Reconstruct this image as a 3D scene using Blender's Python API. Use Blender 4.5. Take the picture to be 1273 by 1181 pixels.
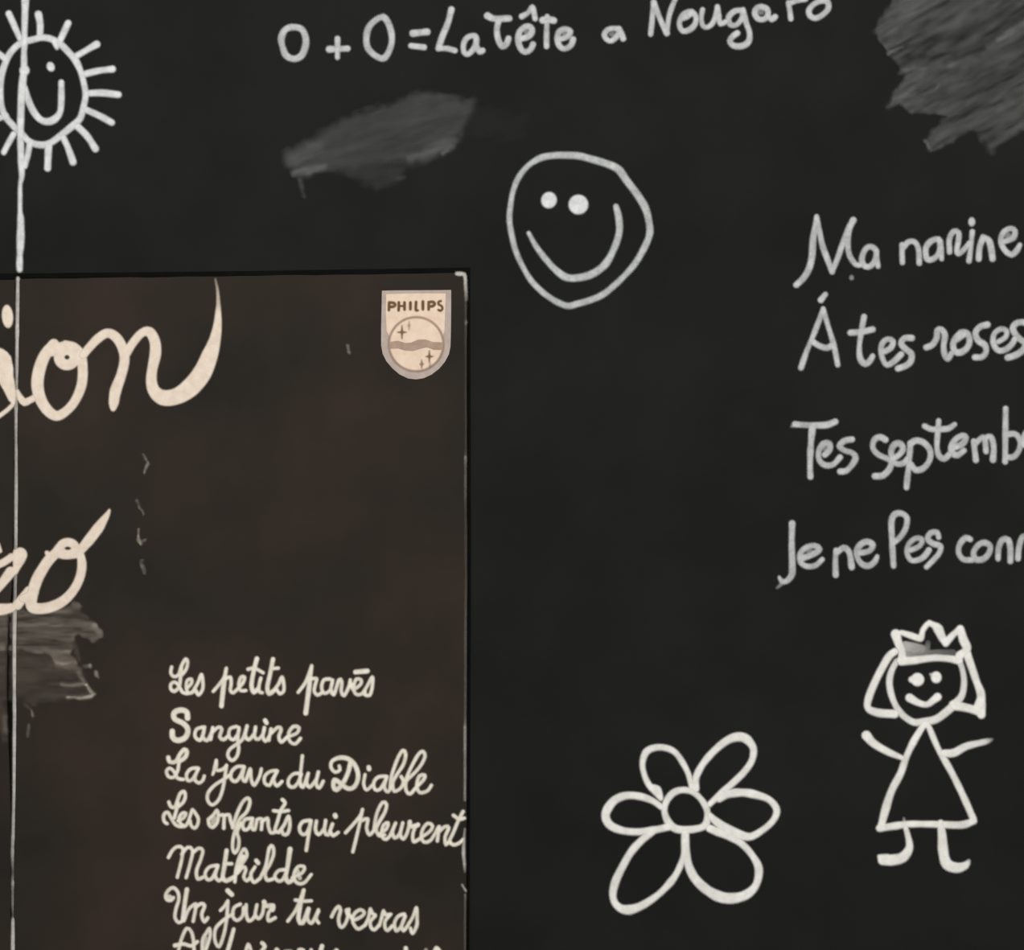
import bpy, math, random
import numpy as np
random.seed(4)
np.random.seed(4)
for o in list(bpy.data.objects):
    bpy.data.objects.remove(o)
scene = bpy.context.scene
COL = scene.collection

# ------------------------------------------------------------ camera, world, lights, exposure
CZ = 1.5            # height of the middle of the view above the floor
CD = 2.4            # camera distance from the board
cam_d = bpy.data.cameras.new('camera')
cam = bpy.data.objects.new('camera', cam_d)
COL.objects.link(cam)
cam.location = (0, -CD, CZ)
cam.rotation_euler = (math.pi / 2, 0, 0)
cam_d.sensor_fit = 'HORIZONTAL'
cam_d.sensor_width = 36
cam_d.lens = 36 * CD / 1.273
cam_d.clip_start = 0.05
scene.camera = cam

w = bpy.data.worlds.new('world')
scene.world = w
w.use_nodes = True
w.node_tree.nodes['Background'].inputs[0].default_value = (1.0, 1.0, 1.0, 1)
w.node_tree.nodes['Background'].inputs[1].default_value = 0.62

def area(name, loc, target, size, power, col):
    d = bpy.data.lights.new(name, 'AREA')
    d.shape = 'RECTANGLE'
    d.size, d.size_y = size
    d.energy = power
    d.color = col
    o = bpy.data.objects.new(name, d)
    COL.objects.link(o)
    o.location = loc
    v = np.array(target, float) - np.array(loc, float)
    import mathutils
    o.rotation_euler = mathutils.Vector(v).to_track_quat('-Z', 'Y').to_euler()
    return o
area('ceiling_light', (-0.8, -3.2, 3.4), (0.0, 0, 1.45), (2.4, 1.0), 68, (1.0, 0.995, 0.985))
area('fill_light', (1.8, -3.6, 2.6), (0, 0, 1.3), (1.4, 1.4), 26, (1.0, 0.99, 0.975))

vs = scene.view_settings
vs.view_transform = 'Standard'
vs.look = 'None'
vs.gamma = 1
vs.use_curve_mapping = False
vs.exposure = 0.0
try:
    scene.cycles.transparent_max_bounces = 32
except Exception:
    pass

# ------------------------------------------------------------ materials
def lin(c):
    c = c / 255.0
    return c / 12.92 if c <= 0.04045 else ((c + 0.055) / 1.055) ** 2.4
def rgb(r, g, b):
    return (lin(r), lin(g), lin(b), 1)

def surface(name, c1, c2, scale=6, rough=0.8, bump=0.0, bscale=400, spec=0.3, detail=6, lo=0.35, hi=0.65):
    m = bpy.data.materials.new(name)
    m.use_nodes = True
    nt = m.node_tree
    b = nt.nodes['Principled BSDF']
    tc = nt.nodes.new('ShaderNodeTexCoord')
    n = nt.nodes.new('ShaderNodeTexNoise')
    n.inputs['Scale'].default_value = scale
    n.inputs['Detail'].default_value = detail
    nt.links.new(tc.outputs['Object'], n.inputs['Vector'])
    r = nt.nodes.new('ShaderNodeValToRGB')
    r.color_ramp.elements[0].position = lo
    r.color_ramp.elements[1].position = hi
    r.color_ramp.elements[0].color = c1
    r.color_ramp.elements[1].color = c2
    nt.links.new(n.outputs['Fac'], r.inputs['Fac'])
    nt.links.new(r.outputs['Color'], b.inputs['Base Color'])
    b.inputs['Roughness'].default_value = rough
    b.inputs['Specular IOR Level'].default_value = spec
    if bump:
        n2 = nt.nodes.new('ShaderNodeTexNoise')
        n2.inputs['Scale'].default_value = bscale
        nt.links.new(tc.outputs['Object'], n2.inputs['Vector'])
        bp = nt.nodes.new('ShaderNodeBump')
        bp.inputs['Strength'].default_value = bump
        bp.inputs['Distance'].default_value = 0.0005
        nt.links.new(n2.outputs['Fac'], bp.inputs['Height'])
        nt.links.new(bp.outputs['Normal'], b.inputs['Normal'])
    return m

def chalk(name, c1, c2, grain=0.25, scale=260, rough=0.95):
    """pigment whose coverage comes from the mesh attribute 'cover' (thin at the edge of a stroke)"""
    m = surface(name, c1, c2, scale=90, rough=rough, spec=0.1, detail=3)
    nt = m.node_tree
    b = nt.nodes['Principled BSDF']
    out = [n for n in nt.nodes if n.type == 'OUTPUT_MATERIAL'][0]
    at = nt.nodes.new('ShaderNodeAttribute')
    at.attribute_name = 'cover'
    tc = nt.nodes.new('ShaderNodeTexCoord')
    n = nt.nodes.new('ShaderNodeTexNoise')
    n.inputs['Scale'].default_value = scale
    n.inputs['Detail'].default_value = 4
    nt.links.new(tc.outputs['Object'], n.inputs['Vector'])
    mr = nt.nodes.new('ShaderNodeMapRange')
    mr.inputs['From Min'].default_value = 0.3
    mr.inputs['From Max'].default_value = 0.6
    mr.inputs['To Min'].default_value = 1.0 - grain
    mr.inputs['To Max'].default_value = 1.0
    nt.links.new(n.outputs['Fac'], mr.inputs['Value'])
    mu = nt.nodes.new('ShaderNodeMath')
    mu.operation = 'MULTIPLY'
    mu.use_clamp = True
    nt.links.new(at.outputs['Fac'], mu.inputs[0])
    nt.links.new(mr.outputs['Result'], mu.inputs[1])
    tr = nt.nodes.new('ShaderNodeBsdfTransparent')
    mx = nt.nodes.new('ShaderNodeMixShader')
    nt.links.new(mu.outputs[0], mx.inputs['Fac'])
    nt.links.new(tr.outputs[0], mx.inputs[1])
    nt.links.new(b.outputs[0], mx.inputs[2])
    nt.links.new(mx.outputs[0], out.inputs['Surface'])
    return m

M_WALL = surface('blackboard_paint', rgb(28, 28, 27.2), rgb(32.5, 32.5, 31.6), scale=7, rough=0.9, bump=0.25, bscale=900, spec=0.08)
M_FLOOR = surface('grey_floor', rgb(92, 90, 86), rgb(112, 109, 104), scale=3, rough=0.5)
M_SLEEVE = surface('brown_card', rgb(37, 35, 30), rgb(54, 44, 37), scale=4.5, rough=0.8, bump=0.15, bscale=500, spec=0.10, detail=8, lo=0.34, hi=0.66)
M_SHADE = surface('shadow_black', rgb(11, 11, 9), rgb(15, 15, 13), scale=30, rough=0.9, spec=0.05)  # near-black colour standing in for shade along the sleeve edges
M_TEXT = chalk('grey_chalk', rgb(186, 187, 185), rgb(208, 209, 207), grain=0.14)
M_SMILE = chalk('smiley_chalk', rgb(178, 180, 177), rgb(204, 206, 203), grain=0.12)
M_SUN = chalk('white_chalk', rgb(206, 207, 205), rgb(228, 228, 226), grain=0.1)
M_WARM = chalk('bright_chalk', rgb(237, 234, 224), rgb(250, 248, 241), grain=0.06)
M_DUST = chalk('chalk_dust', rgb(196, 198, 196), rgb(210, 211, 209), grain=0.12, scale=40)
M_SDUST = chalk('sleeve_dust', rgb(208, 195, 176), rgb(224, 212, 194), grain=0.15, scale=50)
M_TITLE = chalk('title_ink', rgb(226, 208, 188), rgb(236, 221, 203), grain=0.05)
M_SONG = chalk('song_ink', rgb(236, 226, 207), rgb(247, 239, 223), grain=0.08)
M_CREASE = chalk('bare_card', rgb(206, 200, 190), rgb(226, 220, 210), grain=0.25)
M_SHB = chalk('shield_grey', rgb(176, 160, 150), rgb(188, 172, 162), grain=0.0)
M_SHF = chalk('shield_cream', rgb(228, 201, 177), rgb(236, 212, 190), grain=0.0)
M_SHT = chalk('shield_taupe', rgb(166, 140, 122), rgb(178, 154, 136), grain=0.05)
M_SHI = chalk('shield_brown', rgb(96, 70, 44), rgb(116, 88, 62), grain=0.1)

# ------------------------------------------------------------ measuring: crop = (left, top, enlargement)
def P(px, py, y=0.0):
    k = (CD + y) / CD          # a point standing y in front of the board (y < 0)
    return ((px - 636.5) / 1000 * k, y, CZ + (590.5 - py) / 1000 * k)

def link_mesh(name, verts, faces, mat, cover=None, parent=None):
    me = bpy.data.meshes.new(name)
    ox, oy, oz = parent.location if parent and parent.parent is None else (0, 0, 0)
    if parent and parent.parent is not None:
        q = parent
        ox = oy = oz = 0
        while q is not None:
            ox += q.location[0]; oy += q.location[1]; oz += q.location[2]
            q = q.parent
    v = np.array(verts, float)
    if parent:
        v = v - np.array([ox, oy, oz])
    c = (v.min(0) + v.max(0)) / 2
    v = v - c
    me.from_pydata([tuple(p) for p in v], [], [tuple(f) for f in faces])
    me.materials.append(mat)
    if cover is not None:
        a = me.attributes.new('cover', 'FLOAT', 'POINT')
        a.data.foreach_set('value', np.array(cover, dtype=np.float32))
    for p in me.polygons:
        p.use_smooth = True
    me.update()
    o = bpy.data.objects.new(name, me)
    COL.objects.link(o)
    o.location = tuple(c)
    if parent:
        o.parent = parent
    return o

_layer = [0]
class Strokes:
    """hand-drawn strokes of chalk or ink laid down as one thin crust: thick in the middle, feathering out at its edge"""
    def __init__(self, crop, y0, width=7, rise=0.0004, blur=1.0, vary=None, step=0.75):
        self.c = crop; self.y0 = y0; self.w = width; self.rise = rise; self.blur = blur
        self.vary = (0.08 if rise > 0.0003 else 0.0) if vary is None else vary
        self.step = step; self.items = []
    def line(self, pts, w=None, closed=False, a=1.0, crop=None):
        L, T, s = crop or self.c
        cw = w or self.w; ca = a
        full = []
        for p in pts:
            if len(p) > 2 and p[2] is not None: cw = p[2]
            if len(p) > 3: ca = p[3]
            full.append((L + p[0] / s, T + p[1] / s, cw, ca))
        q = np.array(full, float)
        n = len(q)
        if closed:
            q = np.vstack([q[-1], q, q[0], q[1]])
        else:
            q = np.vstack([2 * q[0] - q[1], q, 2 * q[-1] - q[-2]])
            q[0, 2:] = q[1, 2:]; q[-1, 2:] = q[-2, 2:]
        out = []
        for i in range(n if closed else n - 1):
            p0, p1, p2, p3 = q[i], q[i + 1], q[i + 2], q[i + 3]
            m = max(2, min(12, int(math.hypot(*(p2 - p1)[:2]) / 2.5)))
            for j in range(m):
                t = j / m
                pos = 0.5 * (2 * p1 + (p2 - p0) * t + (2 * p0 - 5 * p1 + 4 * p2 - p3) * t * t + (3 * p1 - p0 - 3 * p2 + p3) * t ** 3)
                lw = p1 + (p2 - p1) * t
                out.append((pos[0], pos[1], lw[2], lw[3]))
        out.append(tuple(q[1]) if closed else tuple(q[-2]))
        o = np.array(out); m = len(o)
        if self.vary:
            kx = np.arange(0, m + 6, 4)
            vw = np.interp(np.arange(m), kx, 1 + self.vary * np.random.uniform(-1, 1, len(kx)))
            vc = np.interp(np.arange(m), kx, 1 - self.vary * 2.0 * np.random.rand(len(kx)))
            if closed: vw[-1] = vw[0]; vc[-1] = vc[0]
            if not closed: vc[:2] = vc[-2:] = 1      # chalk presses hardest where a stroke starts and stops
            o[:, 2] *= vw; o[:, 3] *= vc
        self.items.append(('l', o))
    def dot(self, u, v, rx, ry, a=1.0, crop=None, rot=0):
        L, T, s = crop or self.c
        self.items.append(('d', (L + u / s, T + v / s, rx, ry, a, rot)))
    def poly(self, pts, a=1.0, crop=None):
        L, T, s = crop or self.c
        self.items.append(('p', [(L + p[0] / s, T + p[1] / s) for p in pts], a))
    def build(self, name, mat, parent=None):
        lo = np.array([1e9, 1e9]); hi = -lo
        for it in self.items:
            if it[0] == 'l':
                r = it[1][:, 2].max() / 2
                lo = np.minimum(lo, it[1][:, :2].min(0) - r); hi = np.maximum(hi, it[1][:, :2].max(0) + r)
            elif it[0] == 'd':
                c = np.array(it[1][:2]); r = max(it[1][2:4])
                lo = np.minimum(lo, c - r); hi = np.maximum(hi, c + r)
            else:
                c = np.array(it[1]); lo = np.minimum(lo, c.min(0)); hi = np.maximum(hi, c.max(0))
        g = self.step; pad = 3 * self.blur + 2
        xs = np.arange(lo[0] - pad, hi[0] + pad, g); ys = np.arange(lo[1] - pad, hi[1] + pad, g)
        X, Y = np.meshgrid(xs, ys)
        M = np.zeros_like(X)
        def win(x0, x1, y0, y1):
            a = max(0, int((x0 - xs[0]) / g)); b = min(len(xs), int((x1 - xs[0]) / g) + 2)
            c = max(0, int((y0 - ys[0]) / g)); d = min(len(ys), int((y1 - ys[0]) / g) + 2)
            return slice(c, d), slice(a, b)
        for it in self.items:
            if it[0] == 'l':
                o = it[1]
                for p, q in zip(o[:-1], o[1:]):
                    r = max(p[2], q[2]) / 2 + 1.5
                    w = win(min(p[0], q[0]) - r, max(p[0], q[0]) + r, min(p[1], q[1]) - r, max(p[1], q[1]) + r)
                    x, y = X[w], Y[w]
                    d = q[:2] - p[:2]
                    t = np.clip(((x - p[0]) * d[0] + (y - p[1]) * d[1]) / max(d @ d, 1e-9), 0, 1)
                    dist = np.hypot(x - p[0] - t * d[0], y - p[1] - t * d[1])
                    hw = (p[2] + (q[2] - p[2]) * t) / 2
                    M[w] = np.maximum(M[w], (p[3] + (q[3] - p[3]) * t) * np.clip((hw - dist) / g + 0.5, 0, 1))
            elif it[0] == 'd':
                cx, cy, rx, ry, a, rot = it[1]
                r = max(rx, ry) + 1.5
                w = win(cx - r, cx + r, cy - r, cy + r)
                x = X[w] - cx; y = Y[w] - cy
                u = x * math.cos(rot) + y * math.sin(rot); v = -x * math.sin(rot) + y * math.cos(rot)
                M[w] = np.maximum(M[w], a * np.clip((1 - np.hypot(u / rx, v / ry)) * min(rx, ry) / g + 0.5, 0, 1))
            else:
                ins = np.zeros(X.shape, bool); q = it[1]
                for (x0, y0), (x1, y1) in zip(q, q[1:] + q[:1]):
                    if y0 != y1:
                        ins ^= ((y0 > Y) != (y1 > Y)) & (X < (x1 - x0) * (Y - y0) / (y1 - y0) + x0)
                M = np.maximum(M, it[2] * ins)
        if self.blur:
            r = int(math.ceil(3 * self.blur / g))
            ker = np.exp(-0.5 * (np.arange(-r, r + 1) * g / self.blur) ** 2); ker /= ker.sum()
            M = np.apply_along_axis(lambda v: np.convolve(v, ker, 'same'), 1, M)
            M = np.apply_along_axis(lambda v: np.convolve(v, ker, 'same'), 0, M)
        _layer[0] += 1
        base = self.y0 - 0.00008 - 0.00002 * (_layer[0] % 14)
        keep = M > 0.012
        cell = keep[:-1, :-1] | keep[1:, :-1] | keep[:-1, 1:] | keep[1:, 1:]
        rr, cc = np.nonzero(cell)
        nx = len(xs); i0 = rr * nx + cc
        quad = np.stack([i0, i0 + 1, i0 + nx + 1, i0 + nx], 1)
        used, inv = np.unique(quad, return_inverse=True)
        inv = inv.reshape(quad.shape)
        m = M.ravel()[used]; yy = base - self.rise * np.clip(m, 0, 1)
        k = (CD + yy) / CD
        V = np.stack([(X.ravel()[used] - 636.5) / 1000 * k, yy, CZ + (590.5 - Y.ravel()[used]) / 1000 * k], 1)
        cov = np.where(m < 0.012, 0, m)
        return link_mesh(name, V, inv.tolist(), mat, cov, parent)

class Flat:
    """a flat printed shape with a crisp outline"""
    def __init__(self, crop, y0):
        self.c = crop; self.y0 = y0; self.v = []; self.f = []
    def poly(self, pts):
        L, T, s = self.c
        st = len(self.v)
        for p in pts: self.v.append(P(L + p[0] / s, T + p[1] / s, self.y0))
        self.f.append(tuple(range(st, st + len(pts))))
    def build(self, name, mat, parent=None):
        return link_mesh(name, self.v, self.f, mat, [1.0] * len(self.v), parent)

def tag(o, label=None, cat=None, group=None, kind=None):
    if label: o['label'] = label
    if cat: o['category'] = cat
    if group: o['group'] = group
    if kind: o['kind'] = kind
    return o
def thing(name, px, py, label, cat, group=None, y=0.0):
    o = bpy.data.objects.new(name, None)
    COL.objects.link(o)
    o.empty_display_size = 0.02
    o.location = P(px, py, y)
    return tag(o, label, cat, group)

def box_mesh(x0, x1, y0, y1, z0, z1):
    v = [(x, y, z) for x in (x0, x1) for y in (y0, y1) for z in (z0, z1)]
    f = [(0, 1, 3, 2), (4, 6, 7, 5), (0, 4, 5, 1), (2, 3, 7, 6), (0, 2, 6, 4), (1, 5, 7, 3)]
    return v, f
def flat(o):
    for p in o.data.polygons: p.use_smooth = False
    return o

# ------------------------------------------------------------ the setting
v, f = box_mesh(-3.2, 3.2, 0.0, 0.12, 0.0, 3.2)
tag(flat(link_mesh('wall_back', v, f, M_WALL)), kind='structure')
v, f = box_mesh(-3.2, 3.2, -4.6, 0.0, -0.1, 0.0)
tag(flat(link_mesh('floor', v, f, M_FLOOR)), kind='structure')

# ------------------------------------------------------------ the record sleeve
YS = -0.006        # front of the cover
sleeve = thing('record_sleeve', 300, 900, 'large dark brown record sleeve with cream handwritten titles and shield emblem', 'record sleeve')
def slab(name, outline, yb, yf, mat, parent, bev=0.0012):
    """board with the given outline (picture pixels measured on its front face) and softened front edge"""
    n = len(outline)
    q = np.array(outline, float); c = q.mean(0)
    V = []; F = []
    for yy, ins in ((yb, 0), (yf + bev, 0), (yf, bev * 1000)):
        for i in range(n):
            a = q[i] - q[i - 1]; b = q[(i + 1) % n] - q[i]
            a = a / np.linalg.norm(a); b = b / np.linalg.norm(b)
            na = np.array([-a[1], a[0]]); nb = np.array([-b[1], b[0]])
            m = na + nb; m /= max(np.dot(m, m) / 2, 1e-6)
            V.append(P(*(q[i] + m * ins), yf)[0:1] + (yy,) + P(*(q[i] + m * ins), yf)[2:3])
    for l in (0, 1):
        for i in range(n):
            j = (i + 1) % n
            F.append((l * n + i, l * n + j, (l + 1) * n + j, (l + 1) * n + i))
    F.append(tuple(range(2 * n, 3 * n))); F.append(tuple(range(n - 1, -1, -1)))
    return flat(link_mesh(name, V, F, mat, None, parent))
def wob(a, b, n, amp):
    return [(a[0] + (b[0] - a[0]) * i / n + random.uniform(-amp, amp) * (0 < i < n), a[1] + (b[1] - a[1]) * i / n + random.uniform(-amp, amp) * (0 < i < n)) for i in range(n)]
# clockwise in the picture: top left, top right, bottom right, bottom left
right_cover = wob((21.5, 347), (300, 343), 12, 0.5) + wob((300, 343), (577, 339.5), 12, 0.5) + [(577, 339.5), (580, 342)] + \
    wob((580.2, 343), (581, 700), 16, 0.3) + wob((581, 700), (579.4, 1240), 16, 0.3) + [(579.4, 1240), (15.8, 1240)]
slab('cover_panel', right_cover, -0.002, YS, M_SLEEVE, sleeve, 0.0006)
left_cover = wob((-560, 352), (18.5, 348), 14, 0.6) + [(18.5, 348), (17.5, 500), (16.5, 640), (14.5, 730), (12, 758), (9.5, 785), (8.5, 850), (9, 900), (11.5, 950), (13, 1000), (13, 1240), (-560, 1240)]
slab('cover_panel', left_cover, -0.002, YS + 0.0008, M_SLEEVE, sleeve, 0.0006)
slab('shadow_board', [(-566, 343), (15, 340), (300, 337), (584, 332.5), (585, 700), (583, 1246), (-566, 1246)], -0.0002, -0.0022, M_SHADE, sleeve, 0.0004)  # black sheet added; its exposed rim stands in for the sleeve's shadow line

YP = YS - 0.0001
s = Strokes((0, 0, 1), YS + 0.0003, 4.0, rise=0.0006, blur=0.7, vary=0.1)
s.line([(22.4, 346, 3.6, .75), (22.2, 365, 4), (21.8, 400, 4.2, .85), (21.4, 425, 4.2, .9), (21.2, 458, 3.8, .7), (20.8, 485, 3.4, .6), (20.3, 505, 4, .75), (20.2, 526, 3.6, .7),
        (20.4, 575, 3.4, .6), (20.3, 620, 3.8, .8), (20.1, 655, 3.8, .85), (20, 681, 4, .6), (19.6, 700, 3.8, .5), (19.6, 722, 4, .55), (19, 750, 4.5, .5), (18.4, 770, 4.6, .8),
        (18.2, 786, 4.4, .8), (18, 825, 4.2, .9), (18, 862, 4, .8), (18.3, 892, 4.2, .85), (18, 920, 3.8, .8), (17.6, 980, 3.6, .8), (16.9, 1020, 3.6, .7), (16.3, 1045, 4, .65),
        (15.8, 1060, 4, .6), (16, 1075, 3.2, .3), (16.2, 1085, 3, .15), (16.3, 1098, 4, .5), (16.3, 1110, 3.4, .3), (16.5, 1125, 4, .35), (16.5, 1138, 3, .1), (16.3, 1146, 4, .9), (16.2, 1165, 4.2, .85), (16, 1230, 4, .8)])
tag(s.build('fold_crease', M_CREASE, sleeve), 'thin worn white fold line down the sleeve')
s = Strokes((0, 0, 1), YP, 3, rise=0.0002, blur=0.7)
s.line([(568, 340.2, 4.4, .7), (572, 340.4, 4.8, .85), (577, 341, 4, .8), (578.3, 346, 3.6, .75), (578.6, 354, 3.4, .7), (579.2, 362, 3.6, .45), (579.4, 373, 3.2, .22)])
s.line([(579, 376, 2.6, .07), (579, 396, 2.6, .06), (579.3, 401, 3, .3), (579, 406, 2.5, .07), (578.8, 450, 2, .04), (578.8, 560, 2, .05), (578.6, 568, 3, .28), (578.6, 582, 2.2, .12), (578.6, 600, 2.6, .15),
        (578.4, 618, 2.4, .12), (578.6, 640, 2.2, .05), (579, 720, 2.2, .06), (578.5, 790, 2.2, .13), (578.5, 830, 2.2, .1), (578.2, 890, 2.2, .12), (578, 905, 2.8, .45), (578, 925, 2.8, .42), (578, 945, 2.4, .28), (578, 965, 2.6, .36), (577.8, 995, 2.4, .34)])
s.line([(577.8, 1030, 2.2, .3), (576.6, 1046, 3.2, .6), (576.2, 1060, 3.8, .75), (577.4, 1075, 3, .6), (578, 1084, 2.2, .2)])
s.line([(574.5, 1100, 2.4, .45), (579, 1107.5, 2.4, .55)])
s.line([(578.4, 1112, 2.2, .25), (578.2, 1125, 2.2, .14), (578, 1180, 2, .1), (578, 1235, 2, .1)])
tag(s.build('worn_edge', M_CREASE, sleeve), 'pale worn corner and edge')

# --- title lettering ("...ion" and "...ro")
A1 = (0, 340, 5.905); A2 = (120, 340, 5.905); A3 = (0, 620, 7.38)
def letter(crop, y0, width, mat, parent, name='letter', blur=0.8, rise=0.0001):
    class L(Strokes):
        def done(self, **k): return self.build(name, mat, parent)
    return L(crop, y0, width, rise, blur)
tl = dict(y0=YP, width=11, mat=M_TITLE, parent=sleeve, blur=0.75, rise=0.00005)
s = letter(A1, **tl)
s.dot(55, 315, 6.8, 14.2, rot=-0.08)
s.line([(5, 590, 13), (35, 680, 15), (65, 800, 14), (88, 900, 10), (98, 950, 5)])
s.poly([(-40, 520), (0, 548), (50, 575), (80, 612), (98, 700), (100, 860), (70, 940), (40, 880), (0, 810), (-40, 700)])
s.line([(-60, 1080, 5), (0, 1042, 5), (50, 1005, 5), (92, 965, 5)])
s.line([(128, 862, 4), (150, 915, 8), (180, 945, 9), (215, 932, 8), (255, 912, 8)])
s.done()
s = letter(A1, **tl)
s.line([(395, 520, 13), (330, 600, 14), (288, 710, 15), (275, 820, 15), (297, 920, 14), (350, 1005, 13), (415, 1045, 12), (485, 1010, 11), (550, 935, 11), (598, 820, 12), (607, 700, 12), (590, 600, 13), (540, 545, 13), (480, 515, 8)])
s.line([(492 + 58 * math.cos(t), 615 + 56 * math.sin(t)) for t in np.linspace(0, 2 * math.pi, 13)[:-1]], w=13, closed=True)
s.line([(380, 570, 13), (430, 545, 12), (490, 535, 11), (560, 575, 12)])
s.done()
s = letter(A2, **tl)
s.line([(-100, 600, 10), (-50, 540, 10), (10, 478, 11), (80, 438, 11), (145, 470, 12), (192, 550, 12), (205, 640, 12), (180, 750, 12), (140, 860, 14), (126, 950, 12), (122, 990, 7)])
s.line([(218, 590, 10), (270, 505, 10), (335, 435, 10), (390, 430, 12), (428, 500, 13), (432, 590, 14), (410, 700, 12), (403, 790, 13), (425, 865, 15), (490, 912, 19), (590, 900, 20), (690, 835, 23), (775, 730, 23), (830, 605, 20), (868, 490, 14), (888, 380, 10), (893, 290, 7), (894, 220, 4.5, .7), (888, 120, 3, .5), (872, 40, 2, .25)])
s.done()
s = letter(A3, **tl)
s.line([(-30, 430, 9), (0, 480, 5)], w=9)
s.line([(-30, 610, 9), (30, 585, 9), (85, 550, 9), (105, 535, 9)])
s.line([(-40, 850, 9), (0, 800, 10), (60, 722, 12), (98, 672, 13)])
s.line([(150, 500, 8), (185, 512, 17), (175, 570, 13), (158, 620, 9), (142, 672, 6)])
s.poly([(128, 468), (190, 458), (235, 480), (248, 530), (215, 590), (170, 660), (140, 700), (120, 660), (116, 520)])
s.line([(-60, 1020, 14), (20, 1015, 14), (70, 1008, 12), (105, 1000, 11)])
s.line([(160, 975, 12), (215, 905, 11), (265, 845, 11)])
s.done()
s = letter(A3, **tl)
s.line([(285, 960, 13), (300, 860, 14), (340, 740, 14), (395, 640, 13), (450, 560, 13), (510, 500, 12), (540, 450, 10)])
s.line([(430, 495, 5), (455, 530, 8)])
s.line([(622 + 70 * math.cos(t), 455 + 55 * math.sin(t)) for t in np.linspace(0, 2 * math.pi, 13)[:-1]], w=10.5, closed=True)
s.line([(520, 500, 10), (600, 525, 8), (700, 515, 8)])
s.line([(215, 915, 11), (270, 900, 14), (310, 860, 12)])
s.line([(735, 500, 9), (752, 600, 11), (735, 715, 11), (680, 830, 11), (595, 925, 12), (490, 985, 13), (380, 1008, 13), (300, 995, 14), (275, 940, 13)])
s.line([(745, 465, 11), (820, 375, 13), (900, 270, 13), (955, 190, 9), (985, 145, 6), (1003, 105, 3)])
s.done()

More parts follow.
